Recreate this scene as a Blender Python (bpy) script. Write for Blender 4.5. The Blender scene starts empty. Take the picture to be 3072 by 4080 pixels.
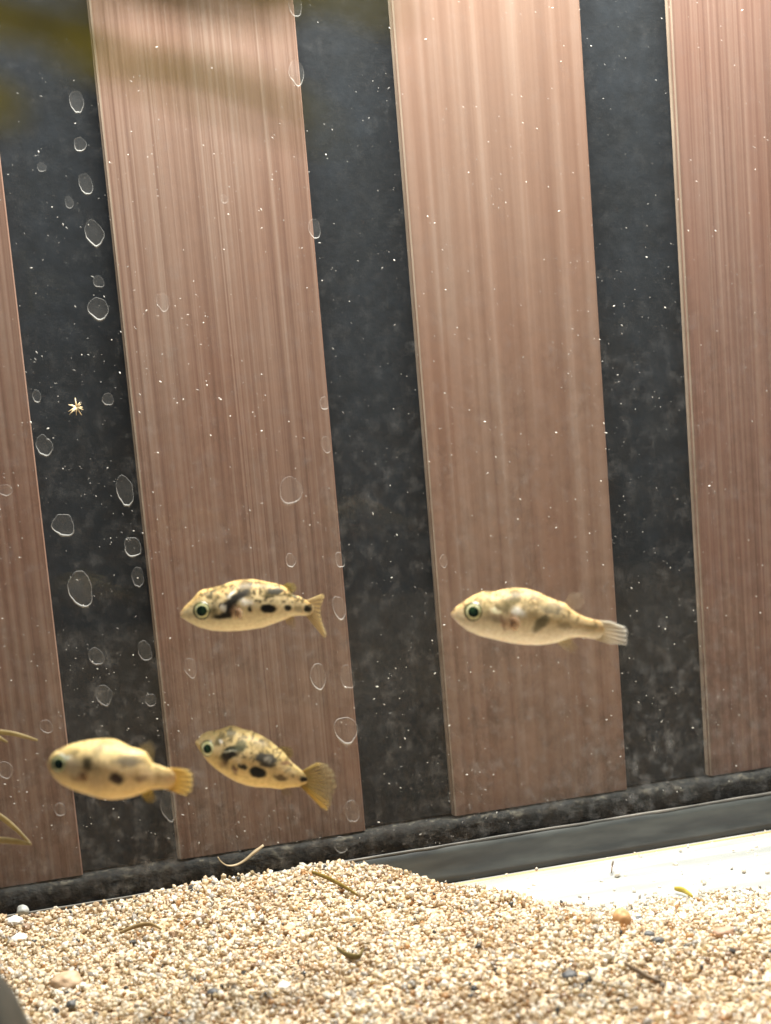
import bpy, math, random
import numpy as np
from mathutils import Matrix, Vector

# ---------------------------------------------------------------- camera, world, lamp, exposure
sc = bpy.context.scene
C = bpy.context.collection
F = 5900.0                                   # focal length in photo pixels (photo 3072 x 4080)
RM = np.array([[0.97270084, -0.21741893, -0.08113006],
               [-0.10930127, -0.12083366, -0.98663694],
               [0.20471031, 0.9685702, -0.14129917]])       # rows: camera right, down, forward
CAM = np.array([-.04905013, -.20107629, .07512996])
cam = bpy.data.cameras.new('camera')
cam.sensor_fit = 'VERTICAL'
cam.sensor_height = 24.0
cam.sensor_width = 24.0
cam.lens = 24.0 * F / 4080.0
cam.clip_start = 0.002
cam.clip_end = 50.0
cam.dof.use_dof = True
cam.dof.focus_distance = 0.198
cam.dof.aperture_fstop = cam.lens / 1.8
co = bpy.data.objects.new('camera', cam)
C.objects.link(co)
rot = Matrix((RM[0], -RM[1], -RM[2])).transposed().to_4x4()
co.matrix_world = Matrix.Translation(Vector(CAM)) @ rot
sc.camera = co

world = bpy.data.worlds.new('World')
sc.world = world
world.use_nodes = True
world.node_tree.nodes['Background'].inputs[0].default_value = (0.80, 0.90, 1.0, 1)
world.node_tree.nodes['Background'].inputs[1].default_value = 0.07

lamp = bpy.data.lights.new('aquarium_lamp', 'AREA')
lamp.shape = 'RECTANGLE'
lamp.size = 0.17
lamp.size_y = 0.03
lamp.energy = 1.7
lamp.color = (1.0, 0.955, 0.89)
lo = bpy.data.objects.new('aquarium_lamp', lamp)
C.objects.link(lo)
lo.location = (0.022, -0.0185, 0.186)
lo.rotation_euler = (math.radians(-4), 0, 0)

sc.view_settings.view_transform = 'Standard'
sc.view_settings.look = 'None'
sc.view_settings.gamma = 1.0
sc.view_settings.use_curve_mapping = False
sc.view_settings.exposure = 0.0
sc.cycles.use_denoising = True
sc.cycles.max_bounces = 7
sc.cycles.diffuse_bounces = 4
sc.cycles.glossy_bounces = 2
sc.cycles.transparent_max_bounces = 16
sc.cycles.caustics_reflective = False
sc.cycles.caustics_refractive = False
sc.cycles.sample_clamp_indirect = 4.0

rng = np.random.default_rng(7)
random.seed(7)


def ray(u, v):
    return RM.T @ np.array([(u - 1536) / F, (v - 2040) / F, 1.0])


def on_y(u, v, y):                            # photo pixel -> point on the upright plane Y = y
    d = ray(u, v)
    return CAM + d * (y - CAM[1]) / d[1]


def on_z(u, v, z):                            # photo pixel -> point on the level plane Z = z
    d = ray(u, v)
    return CAM + d * (z - CAM[2]) / d[2]


def at(u, v, t):                              # photo pixel -> point at depth t
    return CAM + ray(u, v) * t


# ---------------------------------------------------------------- mesh helpers
def mesh_obj(name, verts, faces, mat, parent=None, smooth=False, cols=None):
    me = bpy.data.meshes.new(name)
    me.from_pydata([tuple(map(float, v)) for v in verts], [], [tuple(map(int, f)) for f in faces])
    if smooth:
        me.polygons.foreach_set('use_smooth', [True] * len(me.polygons))
    if cols is not None:
        a = me.color_attributes.new('Col', 'FLOAT_COLOR', 'POINT')
        a.data.foreach_set('color', np.asarray(cols, dtype=np.float32).ravel())
    me.materials.append(mat)
    me.update()
    o = bpy.data.objects.new(name, me)
    C.objects.link(o)
    if parent:
        o.parent = parent
    return o


def tag(o, label=None, cat=None, group=None, kind=None):
    if label:
        o['label'] = label
    if cat:
        o['category'] = cat
    if group:
        o['group'] = group
    if kind:
        o['kind'] = kind
    return o


def empty(name, loc=(0, 0, 0), mat=None):
    o = bpy.data.objects.new(name, None)
    o.empty_display_size = 0.004
    C.objects.link(o)
    if mat is not None:
        o.matrix_world = mat
    else:
        o.location = loc
    return o


def box(x0, x1, y0, y1, z0, z1, b=0.0):
    """box with chamfered upright edges when b > 0"""
    if b <= 0:
        prof = [(x0, y0), (x1, y0), (x1, y1), (x0, y1)]
    else:
        prof = [(x0 + b, y0), (x1 - b, y0), (x1, y0 + b), (x1, y1), (x0, y1), (x0, y0 + b)]
    n = len(prof)
    v = [(x, y, z0) for x, y in prof] + [(x, y, z1) for x, y in prof]
    f = [tuple(range(n - 1, -1, -1)), tuple(range(n, 2 * n))]
    f += [(i, (i + 1) % n, n + (i + 1) % n, n + i) for i in range(n)]
    return v, f


def tube(pts, rad, n=8, flat=1.0, upv=None):
    """tapered tube through pts; flat < 1 squashes it into a blade"""
    pts = np.asarray(pts, float)
    rad = np.asarray(rad, float) * np.ones(len(pts))
    v, f = [], []
    for i, p in enumerate(pts):
        t = pts[min(i + 1, len(pts) - 1)] - pts[max(i - 1, 0)]
        t /= np.linalg.norm(t)
        u = np.array([0, 0, 1.0]) if upv is None else np.asarray(upv, float)
        s = np.cross(t, u)
        s /= np.linalg.norm(s) + 1e-12
        w = np.cross(s, t)
        for k in range(n):
            a = 2 * math.pi * k / n
            v.append(p + rad[i] * (math.cos(a) * w + flat * math.sin(a) * s))
    for i in range(len(pts) - 1):
        for k in range(n):
            f.append((i * n + k, i * n + (k + 1) % n, (i + 1) * n + (k + 1) % n, (i + 1) * n + k))
    f.append(tuple(range(n - 1, -1, -1)))
    f.append(tuple((len(pts) - 1) * n + k for k in range(n)))
    return v, f


def curve_pts(ctrl, n):
    """smooth (Catmull-Rom) curve through control points"""
    P = np.asarray(ctrl, float)
    P = np.vstack([2 * P[0] - P[1], P, 2 * P[-1] - P[-2]])
    out = []
    m = len(P) - 3
    for s in np.linspace(0, m, n):
        i = min(int(s), m - 1)
        t = s - i
        a, b, c, d = P[i:i + 4]
        out.append(.5 * (2 * b + (c - a) * t + (2 * a - 5 * b + 4 * c - d) * t * t + (3 * b - a - 3 * c + d) * t ** 3))
    return np.array(out)


def vnoise(x, y, seed=0):
    """smooth 2-D value noise, range about -1..1"""
    x = np.asarray(x, float)
    y = np.asarray(y, float)
    xi = np.floor(x).astype(np.int64)
    yi = np.floor(y).astype(np.int64)
    xf = x - xi
    yf = y - yi
    xf = xf * xf * (3 - 2 * xf)
    yf = yf * yf * (3 - 2 * yf)

    def h(a, b):
        n = (a * 374761393 + b * 668265263 + seed * 974711) & 0x7fffffff
        n = ((n ^ (n >> 13)) * 1274126177) & 0x7fffffff
        return ((n ^ (n >> 16)) & 0xffff) / 32767.5 - 1
    return (h(xi, yi) * (1 - xf) + h(xi + 1, yi) * xf) * (1 - yf) + (h(xi, yi + 1) * (1 - xf) + h(xi + 1, yi + 1) * xf) * yf


# ---------------------------------------------------------------- materials
def new_mat(name):
    m = bpy.data.materials.new(name)
    m.use_nodes = True
    nt = m.node_tree
    p = nt.nodes['Principled BSDF']
    return m, nt, p, nt.nodes['Material Output']


def N(nt, t, **kw):
    n = nt.nodes.new(t)
    for k, v in kw.items():
        if k.startswith('in_'):
            key = k[3:]
            n.inputs[int(key) if key.isdigit() else key.replace('_', ' ')].default_value = v
        else:
            setattr(n, k, v)
    return n


def ramp(nt, fac, stops):
    r = N(nt, 'ShaderNodeValToRGB')
    e = r.color_ramp.elements
    while len(e) < len(stops):
        e.new(0.5)
    for q, (pos, col) in zip(e, stops):
        q.position = pos
        q.color = (*col, 1) if len(col) == 3 else col
    nt.links.new(fac, r.inputs[0])
    return r.outputs[0]


def coords(nt, scale, kind='Object', loc=(0, 0, 0)):
    t = N(nt, 'ShaderNodeTexCoord')
    m = N(nt, 'ShaderNodeMapping')
    m.inputs['Scale'].default_value = scale
    m.inputs['Location'].default_value = loc
    nt.links.new(t.outputs[kind], m.inputs[0])
    return m.outputs[0]


def noise(nt, vec, scale=1.0, detail=3.0, rough=0.5, dist=0.0):
    n = N(nt, 'ShaderNodeTexNoise')
    n.inputs['Scale'].default_value = scale
    n.inputs['Detail'].default_value = detail
    n.inputs['Roughness'].default_value = rough
    n.inputs['Distortion'].default_value = dist
    nt.links.new(vec, n.inputs['Vector'])
    return n.outputs['Fac']


def mixc(nt, fac, a, b, mode='MIX'):
    m = N(nt, 'ShaderNodeMix', data_type='RGBA', blend_type=mode)
    for s, val in ((m.inputs[0], fac), (m.inputs[6], a), (m.inputs[7], b)):
        if hasattr(val, 'default_value') or hasattr(val, 'links'):
            nt.links.new(val, s)
        elif isinstance(val, (int, float)):
            s.default_value = val
        else:
            s.default_value = (*val, 1)
    return m.outputs[2]


def bump(nt, p, h, strength, dist):
    b = N(nt, 'ShaderNodeBump')
    b.inputs['Strength'].default_value = strength
    b.inputs['Distance'].default_value = dist
    nt.links.new(h, b.inputs['Height'])
    nt.links.new(b.outputs[0], p.inputs['Normal'])


def wood(seed, fx, wobble, lo, mid, hi):
    """vertical grain; fx = streaks per metre across the slat"""
    m, nt, p, out = new_mat('slat_wood')
    v = coords(nt, (fx, 40, 7.0 if fx > 1000 else 3.5), loc=(seed * 3.7, seed, seed * 1.3))
    g1 = noise(nt, v, 1.0, 3, 0.6, wobble)
    v2 = coords(nt, (fx * 0.45, 60, 5.0), loc=(seed * 9.1, 0, seed))
    g2 = noise(nt, v2, 1.0, 2, 0.5, 0.3)
    v3 = coords(nt, (70, 10, 26), loc=(seed, 5, seed * 2))
    g3 = noise(nt, v3, 1.0, 2, 0.5, 0.0)
    c = ramp(nt, g1, [(0.22, lo), (0.50, mid), (0.76, hi)])
    c2 = ramp(nt, g2, [(0.3, (0.80, 0.76, 0.74)), (0.62, (1.0, 1.0, 1.0))])
    c = mixc(nt, 0.8, c, c2, 'MULTIPLY')
    c3 = ramp(nt, g3, [(0.36, (0.93, 0.80, 0.74)), (0.6, (1, 1, 1))])
    c = mixc(nt, 0.65, c, c3, 'MULTIPLY')
    nt.links.new(c, p.inputs['Base Color'])
    p.inputs['Roughness'].default_value = 0.62
    p.inputs['Specular IOR Level'].default_value = 0.25
    bump(nt, p, g2, 0.25, 0.0001)
    return m


WOODS = [wood(1, 1300, 0.5, (0.159, 0.086, 0.063), (0.266, 0.161, 0.123), (0.341, 0.240, 0.194)),
         wood(2, 1500, 1.2, (0.166, 0.092, 0.069), (0.276, 0.171, 0.131), (0.362, 0.261, 0.214)),
         wood(3, 650, 0.25, (0.213, 0.123, 0.090), (0.288, 0.181, 0.137), (0.362, 0.255, 0.208)),
         wood(4, 1500, 0.5, (0.138, 0.074, 0.056), (0.251, 0.150, 0.120), (0.341, 0.240, 0.194)),
         wood(5, 1200, 0.5, (0.159, 0.086, 0.063), (0.266, 0.161, 0.123), (0.341, 0.240, 0.194))]
M_EDGE, nt, p, _ = new_mat('slat_edge')
g = noise(nt, coords(nt, (300, 300, 60)), 1.0, 2)
nt.links.new(ramp(nt, g, [(0.3, (.25, .18, .135)), (0.7, (.38, .29, .225))]), p.inputs['Base Color'])
p.inputs['Roughness'].default_value = 0.6

M_FELT, nt, p, _ = new_mat('black_felt')
g = noise(nt, coords(nt, (420, 420, 420)), 1.0, 4, 0.65)
g2 = noise(nt, coords(nt, (60, 60, 110)), 1.0, 3, 0.6)
c = ramp(nt, g, [(0.3, (.008, .0105, .0155)), (0.75, (.018, .023, .032))])
c = mixc(nt, 0.6, c, ramp(nt, g2, [(0.35, (.5, .48, .45)), (0.65, (1, 1, 1))]), 'MULTIPLY')
nt.links.new(c, p.inputs['Base Color'])
p.inputs['Roughness'].default_value = 0.95
bump(nt, p, g, 0.15, 0.0004)

M_FOAM, nt, p, _ = new_mat('black_foam')
g = noise(nt, coords(nt, (700, 700, 900)), 1.0, 3, 0.6)
g2 = noise(nt, coords(nt, (160, 160, 260)), 1.0, 2, 0.5)
c = ramp(nt, g, [(0.40, (.009, .010, .011)), (0.56, (.020, .020, .019)), (0.70, (.13, .115, .09))])
c = mixc(nt, 0.7, c, ramp(nt, g2, [(0.4, (.4, .4, .42)), (0.6, (1, 1, 1))]), 'MULTIPLY')
nt.links.new(c, p.inputs['Base Color'])
p.inputs['Roughness'].default_value = 0.9
bump(nt, p, g, 0.8, 0.0005)

M_SEAM, nt, p, _ = new_mat('silicone')
g = noise(nt, coords(nt, (120, 300, 500)), 1.0, 3, 0.55)
nt.links.new(ramp(nt, g, [(0.35, (.035, .038, .038)), (0.7, (.07, .075, .07))]), p.inputs['Base Color'])
p.inputs['Roughness'].default_value = 0.35
M_LIP, nt, p, _ = new_mat('silicone_lip')
g = noise(nt, coords(nt, (160, 300, 300)), 1.0, 3, 0.6)
nt.links.new(ramp(nt, g, [(0.35, (.07, .068, .06)), (0.7, (.20, .185, .16))]), p.inputs['Base Color'])
p.inputs['Roughness'].default_value = 0.5


def clear_glass(name, gloss=0.03):
    m, nt, p, out = new_mat(name)
    nt.nodes.remove(p)
    t = N(nt, 'ShaderNodeBsdfTransparent')
    t.inputs[0].default_value = (.985, .995, .99, 1)
    gl = N(nt, 'ShaderNodeBsdfGlossy')
    gl.inputs['Roughness'].default_value = 0.02
    mx = N(nt, 'ShaderNodeMixShader')
    mx.inputs[0].default_value = gloss
    nt.links.new(t.outputs[0], mx.inputs[1])
    nt.links.new(gl.outputs[0], mx.inputs[2])
    nt.links.new(mx.outputs[0], out.inputs[0])
    return m


M_GLASS = clear_glass('tank_glass', 0.012)

# algae and dust film; its darker lower end also paints shade over the slats
M_FILM, nt, p, out = new_mat('algae_shade_film')
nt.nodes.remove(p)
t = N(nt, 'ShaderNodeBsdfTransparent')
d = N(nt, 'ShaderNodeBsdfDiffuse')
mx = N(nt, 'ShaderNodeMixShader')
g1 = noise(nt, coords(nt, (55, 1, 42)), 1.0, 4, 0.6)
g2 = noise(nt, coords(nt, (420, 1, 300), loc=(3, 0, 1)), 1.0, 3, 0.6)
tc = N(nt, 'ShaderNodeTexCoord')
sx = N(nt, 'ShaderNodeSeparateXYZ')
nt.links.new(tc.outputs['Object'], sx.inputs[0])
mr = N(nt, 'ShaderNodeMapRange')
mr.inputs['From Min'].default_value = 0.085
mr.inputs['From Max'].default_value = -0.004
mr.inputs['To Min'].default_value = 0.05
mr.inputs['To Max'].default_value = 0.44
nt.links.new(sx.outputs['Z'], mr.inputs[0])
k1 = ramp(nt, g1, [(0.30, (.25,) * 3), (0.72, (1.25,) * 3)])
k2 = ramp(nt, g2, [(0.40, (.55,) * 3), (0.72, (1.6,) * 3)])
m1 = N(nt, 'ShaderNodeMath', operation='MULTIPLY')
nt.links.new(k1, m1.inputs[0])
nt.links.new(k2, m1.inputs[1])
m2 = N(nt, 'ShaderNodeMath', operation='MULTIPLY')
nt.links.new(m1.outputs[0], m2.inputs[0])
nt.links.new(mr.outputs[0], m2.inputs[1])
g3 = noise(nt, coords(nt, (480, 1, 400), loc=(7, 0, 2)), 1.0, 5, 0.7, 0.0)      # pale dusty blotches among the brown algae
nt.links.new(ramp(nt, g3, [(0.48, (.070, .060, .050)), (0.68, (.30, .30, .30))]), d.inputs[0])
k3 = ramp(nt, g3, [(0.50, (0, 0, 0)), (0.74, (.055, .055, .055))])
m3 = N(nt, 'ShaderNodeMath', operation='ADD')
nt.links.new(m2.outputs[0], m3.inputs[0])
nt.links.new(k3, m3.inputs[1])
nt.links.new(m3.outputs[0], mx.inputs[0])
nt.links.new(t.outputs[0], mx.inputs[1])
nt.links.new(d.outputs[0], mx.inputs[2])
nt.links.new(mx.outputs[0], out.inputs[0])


def translucent_paint(name, col, alpha, rough=0.5, emis=0.0):
    m, nt, p, out = new_mat(name)
    p.inputs['Base Color'].default_value = (*col, 1)
    p.inputs['Roughness'].default_value = rough
    p.inputs['Alpha'].default_value = alpha
    return m


M_RIM = translucent_paint('spot_rim', (.80, .80, .76), 0.25)
M_RIM_FAINT = translucent_paint('spot_rim_faint', (.80, .78, .74), 0.13)
M_SPOTFILM = translucent_paint('spot_film', (.70, .70, .68), 0.06)
M_SPECK = translucent_paint('glass_speck', (.82, .80, .74), 0.6)
_nt = M_SPECK.node_tree
_a = _nt.nodes.new('ShaderNodeVertexColor')
_a.layer_name = 'Col'
_nt.links.new(_a.outputs['Alpha'], _nt.nodes['Principled BSDF'].inputs['Alpha'])
M_STAR = translucent_paint('pale_tuft', (.80, .64, .38), 1.0)

M_BASE, nt, p, _ = new_mat('base_pane_white')
g = noise(nt, coords(nt, (60, 400, 60)), 1.0, 3, 0.5)
nt.links.new(ramp(nt, g, [(0.35, (.27, .28, .265)), (0.65, (.38, .38, .365))]), p.inputs['Base Color'])
p.inputs['Roughness'].default_value = 0.18
M_STREAK, nt, p, _ = new_mat('painted_streak')  # white of the painted lamp reflections on the floor
p.inputs['Base Color'].default_value = (.9, .9, .88, 1)
p.inputs['Roughness'].default_value = 0.12
M_AMBER, nt, p, _ = new_mat('amber_fringe')  # orange lens fringe put into a colour
p.inputs['Base Color'].default_value = (.42, .23, .075, 1)
p.inputs['Roughness'].default_value = 0.4

M_BED, nt, p, _ = new_mat('sand_bed')
g = noise(nt, coords(nt, (900, 900, 900)), 1.0, 4, 0.6)
nt.links.new(ramp(nt, g, [(0.3, (.32, .23, .14)), (0.5, (.52, .40, .26)), (0.7, (.70, .58, .42))]), p.inputs['Base Color'])
p.inputs['Roughness'].default_value = 0.8

M_GRAIN, nt, p, _ = new_mat('sand_grain')
a = N(nt, 'ShaderNodeVertexColor', layer_name='Col')
g = noise(nt, coords(nt, (2500, 2500, 2500)), 1.0, 3, 0.6)
c = mixc(nt, 0.75, a.outputs[0], ramp(nt, g, [(0.3, (.62, .58, .52)), (0.65, (1.05, 1.05, 1.05))]), 'MULTIPLY')
nt.links.new(c, p.inputs['Base Color'])
p.inputs['Roughness'].default_value = 0.22
p.inputs['Specular IOR Level'].default_value = 0.6
bump(nt, p, g, 0.4, 0.00012)
tl = N(nt, 'ShaderNodeBsdfTranslucent')          # quartz grains let light through
nt.links.new(c, tl.inputs[0])
mx = N(nt, 'ShaderNodeMixShader')
mx.inputs[0].default_value = 0.42
nt.links.new(p.outputs[0], mx.inputs[1])
nt.links.new(tl.outputs[0], mx.inputs[2])
nt.links.new(mx.outputs[0], _.inputs[0])


def stone_mat(name, lo, hi, sc_=900, rough=0.6):
    m, nt, p, _ = new_mat(name)
    g = noise(nt, coords(nt, (sc_,) * 3), 1.0, 4, 0.6)
    nt.links.new(ramp(nt, g, [(0.3, lo), (0.7, hi)]), p.inputs['Base Color'])
    p.inputs['Roughness'].default_value = rough
    bump(nt, p, g, 0.5, 0.0002)
    return m


# fish skin: colours of the markings come with the mesh, fine mottling from nodes
M_SKIN, nt, p, _ = new_mat('fish_skin')
a = N(nt, 'ShaderNodeVertexColor', layer_name='Col')
g = noise(nt, coords(nt, (2600, 2600, 2600)), 1.0, 3, 0.6)
c = mixc(nt, 0.55, a.outputs[0], ramp(nt, g, [(0.34, (.72, .66, .56)), (0.6, (1.02, 1.02, 1.02))]), 'MULTIPLY')
nt.links.new(c, p.inputs['Base Color'])
p.inputs['Roughness'].default_value = 0.42
p.inputs['Specular IOR Level'].default_value = 0.12
p.inputs['Subsurface Weight'].default_value = 0.35
p.inputs['Subsurface Radius'].default_value = (1.0, 0.7, 0.45)
p.inputs['Subsurface Scale'].default_value = 0.0007
bump(nt, p, g, 0.18, 0.00008)


def fin_mat(name, col, alpha):
    m, nt, p, out = new_mat(name)
    nt.nodes.remove(p)
    a = N(nt, 'ShaderNodeVertexColor', layer_name='Col')     # alpha channel: how thin the membrane is
    df = N(nt, 'ShaderNodeBsdfDiffuse')
    tl = N(nt, 'ShaderNodeBsdfTranslucent')
    tr = N(nt, 'ShaderNodeBsdfTransparent')
    m1 = N(nt, 'ShaderNodeMixShader')
    m1.inputs[0].default_value = 0.62
    m2 = N(nt, 'ShaderNodeMixShader')
    nt.links.new(a.outputs['Color'], df.inputs[0])
    nt.links.new(a.outputs['Color'], tl.inputs[0])
    nt.links.new(df.outputs[0], m1.inputs[1])
    nt.links.new(tl.outputs[0], m1.inputs[2])
    nt.links.new(a.outputs['Alpha'], m2.inputs[0])
    nt.links.new(tr.outputs[0], m2.inputs[1])
    nt.links.new(m1.outputs[0], m2.inputs[2])
    nt.links.new(m2.outputs[0], out.inputs[0])
    return m


M_FIN = fin_mat('fin_membrane', None, None)
M_EYE, nt, p, _ = new_mat('eye_rim')
p.inputs['Base Color'].default_value = (.095, .09, .036, 1)
p.inputs['Roughness'].default_value = 0.3
M_IRIS, nt, p, _ = new_mat('eye_iris')
g = noise(nt, coords(nt, (2500,) * 3), 1.0, 2)
nt.links.new(ramp(nt, g, [(0.3, (.56, .54, .22)), (0.65, (.90, .89, .56))]), p.inputs['Base Color'])
p.inputs['Roughness'].default_value = 0.2
p.inputs['Metallic'].default_value = 0.2
M_PUPIL, nt, p, _ = new_mat('eye_pupil')
g = noise(nt, coords(nt, (1500,) * 3), 1.0, 2)
nt.links.new(ramp(nt, g, [(0.4, (.006, .016, .010)), (0.7, (.03, .07, .03))]), p.inputs['Base Color'])
p.inputs['Roughness'].default_value = 0.08
M_LIPS, nt, p, _ = new_mat('fish_lips')
p.inputs['Base Color'].default_value = (.50, .30, .19, 1)
p.inputs['Roughness'].default_value = 0.4


def leaf_mat(name, col, col2, trans=0.4):
    m, nt, p, out = new_mat(name)
    g = noise(nt, coords(nt, (500, 500, 500)), 1.0, 3)
    c = ramp(nt, g, [(0.3, col), (0.7, col2)])
    nt.links.new(c, p.inputs['Base Color'])
    p.inputs['Roughness'].default_value = 0.5
    tl = N(nt, 'ShaderNodeBsdfTranslucent')
    nt.links.new(c, tl.inputs[0])
    mx = N(nt, 'ShaderNodeMixShader')
    mx.inputs[0].default_value = trans
    nt.links.new(p.outputs[0], mx.inputs[1])
    nt.links.new(tl.outputs[0], mx.inputs[2])
    nt.links.new(mx.outputs[0], out.inputs[0])
    return m


M_LEAF = leaf_mat('plant_leaf', (.30, .27, .065), (.44, .39, .11), 0.65)
M_SPRIG = leaf_mat('plant_sprig', (.34, .27, .13), (.52, .43, .24), 0.6)
M_DEBRIS = leaf_mat('plant_debris', (.24, .17, .03), (.36, .26, .07))
M_PALE = leaf_mat('pale_leaf', (.36, .28, .16), (.55, .45, .30))

# ---------------------------------------------------------------- slatted wall panel
PITCH, SW, SD = 0.040, 0.0267, 0.0014
ZT = 0.165
BASE = -0.0072                                # top face of the tank floor
panel = empty('slat_wall_panel', (0, 0.01, 0))
panel.location = (0, 0, 0)
tag(panel, 'vertical brown wood slat panel with black felt gaps behind the glass', 'wall panel')
v, f = box(-0.165, 0.165, SD, SD + 0.006, 0.0002, ZT)
mesh_obj('felt_backing', v, f, M_FELT, panel)
for i, k in enumerate((-3, -2, -1, 0, 1, 2)):
    x0 = k * PITCH
    v, f = box(x0, x0 + SW, 0.0, SD - 0.0002, 0.0002, ZT, 0.00015)
    s = mesh_obj('slat', v, f, WOODS[(i + 4) % 5] if i != 5 else WOODS[0], panel)
    # pale laminate edges, a hair proud of the wood
    v, f = box(x0 - 0.00022, x0 - 0.00002, 0.0003, SD - 0.0003, 0.0003, ZT - 0.0001)
    mesh_obj('edge_band', v, f, M_EDGE, s)
    v, f = box(x0 + 0.00002, x0 + 0.00028, -0.00008, -0.00001, 0.0003, ZT - 0.0001)
    mesh_obj('edge_band', v, f, M_EDGE, s)
# slats (i+4)%5 : k=-2 -> WOODS[0], -1 -> [1], 0 -> [2], 1 -> [3]

# rough black strip the panel stands on
nx = 260
xs = np.linspace(-0.165, 0.165, nx)
v, f = [], []
zz = [-0.0037, -0.0036, -0.0025, -0.0012, -0.0003, 0.0, 0.0]
yy = [0.0040, -0.0009, -0.0011, -0.0011, -0.0010, -0.0006, 0.0040]
for i, x in enumerate(xs):
    for j in range(7):
        jt = 0.00022 * vnoise(x * 1100, j * 3.1, 3) if 0 < j < 6 else 0
        v.append((x, yy[j] + jt, zz[j] + (0.00016 * vnoise(x * 900, j * 1.7, 5) if 0 < j < 4 else 0) - (0.00012 + 0.00010 * vnoise(x * 800, 9, 8) if j >= 4 else 0)))
for i in range(nx - 1):
    for j in range(6):
        f.append((i * 7 + j, i * 7 + j + 1, (i + 1) * 7 + j + 1, (i + 1) * 7 + j))
tag(mesh_obj('foam_strip', v, f, M_FOAM, None, True), 'rough black foam strip along the foot of the wooden slats', 'foam strip')

# ---------------------------------------------------------------- tank: panes, seam, floor
GY = -0.0045                                  # inner face of the rear pane
tank = empty('glass_tank', (0, 0, BASE))
tank.location = (0, 0, 0)
tag(tank, 'clear glass aquarium with a grey silicone seam along its rear floor', 'aquarium')
v, f = box(-0.15, 0.15, GY, -0.0016, BASE - 0.004, ZT)
bp = mesh_obj('rear_pane', v, f, M_GLASS, tank)
mesh_obj('algae_shade_film', [(-0.15, GY - 0.00006, BASE), (0.15, GY - 0.00006, BASE), (0.15, GY - 0.00006, ZT), (-0.15, GY - 0.00006, ZT)],
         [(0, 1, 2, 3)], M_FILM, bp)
v, f = box(-0.15, 0.15, -0.190, -0.186, BASE - 0.004, ZT)
mesh_obj('front_pane', v, f, M_GLASS, tank)
v, f = box(-0.15, 0.15, -0.1858, GY - 0.0001, BASE - 0.004, BASE)
fl = mesh_obj('floor_pane', v, f, M_BASE, tank)
# silicone fillet in the corner, swept along x with a slightly wavy edge
prof = [(-0.0002, -0.0021), (-0.0006, -0.0024), (-0.0008, -0.0030), (-0.0009, -0.0045), (-0.0011, -0.0060), (-0.0017, BASE + 0.0002), (0, BASE + 0.0001)]
v, f = [], []
xs = np.linspace(-0.15, 0.15, 200)
for x in xs:
    for j, (py, pz) in enumerate(prof):
        wv = 0.00004 * vnoise(x * 200, j * 0.6, 11)
        v.append((x, GY + py + wv * (0 < j < 6), pz + wv))
n = len(prof)
for i in range(len(xs) - 1):
    for j in range(n - 1):
        f.append((i * n + j, (i + 1) * n + j, (i + 1) * n + j + 1, i * n + j + 1))
seam = mesh_obj('silicone_seam', v, f, M_SEAM, tank, True)
pts = [(x, GY - 0.0004 + 0.00008 * vnoise(x * 400, 1, 12), -0.00205 + 0.00005 * vnoise(x * 160, 2, 13)) for x in np.linspace(-0.15, 0.15, 240)]
v, f = tube(pts, [0.00020 + 0.00005 * vnoise(p_[0] * 200, 5, 14) for p_ in pts], 7, 0.6)
mesh_obj('seam_lip', v, f, M_LIP, seam, True)
# amber line paints the lens fringe; white ridges paint lamp reflections on the floor
for yy_, r_, mt_, nm, amp in ((GY - 0.0024, 0.00026, M_AMBER, 'fringe_line', .00006), (GY - 0.0060, 0.00085, M_STREAK, 'reflection_streak', .00018), (GY - 0.0112, 0.0007, M_STREAK, 'reflection_streak', .00025)):
    pts = [(x, yy_ + amp * vnoise(x * 150, 4, 21), BASE - 0.45 * r_) for x in np.linspace(-0.02, 0.15, 160)]
    v, f = tube(pts, r_, 8)
    mesh_obj(nm, v, f, mt_, fl, True)

# ---------------------------------------------------------------- sand
BX = np.array([-200, -20, -8, 0, 6.5, 12, 17, 22, 30, 37, 60, 200]) * 1e-3      # rim of the bare floor, seen from above
BYY = np.array([2, 2, -4.5, -9, -17.5, -20.5, -21.5, -21, -22.5, -24, -27, -32]) * 1e-3
def sand_h(x, y):
    """height of the sand over the tank floor, in metres"""
    yb = np.interp(x, BX, BYY) + 0.0008 * vnoise(x * 320, 0 * x, 31)
    dd = (yb - y)
    run = np.interp(x, [-0.02, 0.005, 0.02], [0.006, 0.022, 0.034])
    t = np.clip(dd / run, -0.2, 1)
    full = 0.0053 + 0.0009 * vnoise(x * 55, y * 70, 33) + 0.00045 * vnoise(x * 160, y * 160, 34)
    hh = np.where(t > 0, t * t * (3 - 2 * t), t * 0.3) * full
    return hh + np.where(t > 0, 0.00025 * np.clip(t * 8, 0, 1), -0.0006)


gx = np.linspace(-0.105, 0.105, 190)
gy = np.concatenate([np.linspace(-0.185, -0.08, 30)[:-1], np.linspace(-0.08, GY - 0.0007, 80)])
X, Y = np.meshgrid(gx, gy)
Z = BASE + sand_h(X, Y) - 0.0004
v = np.stack([X.ravel(), Y.ravel(), Z.ravel()], 1)
nxx = len(gx)
f = [(j * nxx + i, j * nxx + i + 1, (j + 1) * nxx + i + 1, (j + 1) * nxx + i) for j in range(len(gy) - 1) for i in range(nxx - 1)]
tag(mesh_obj('sand_bed', v, f, M_BED, None, True), 'bed of pale coarse sand banked over the tank floor', 'sand', kind='structure')

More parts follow.
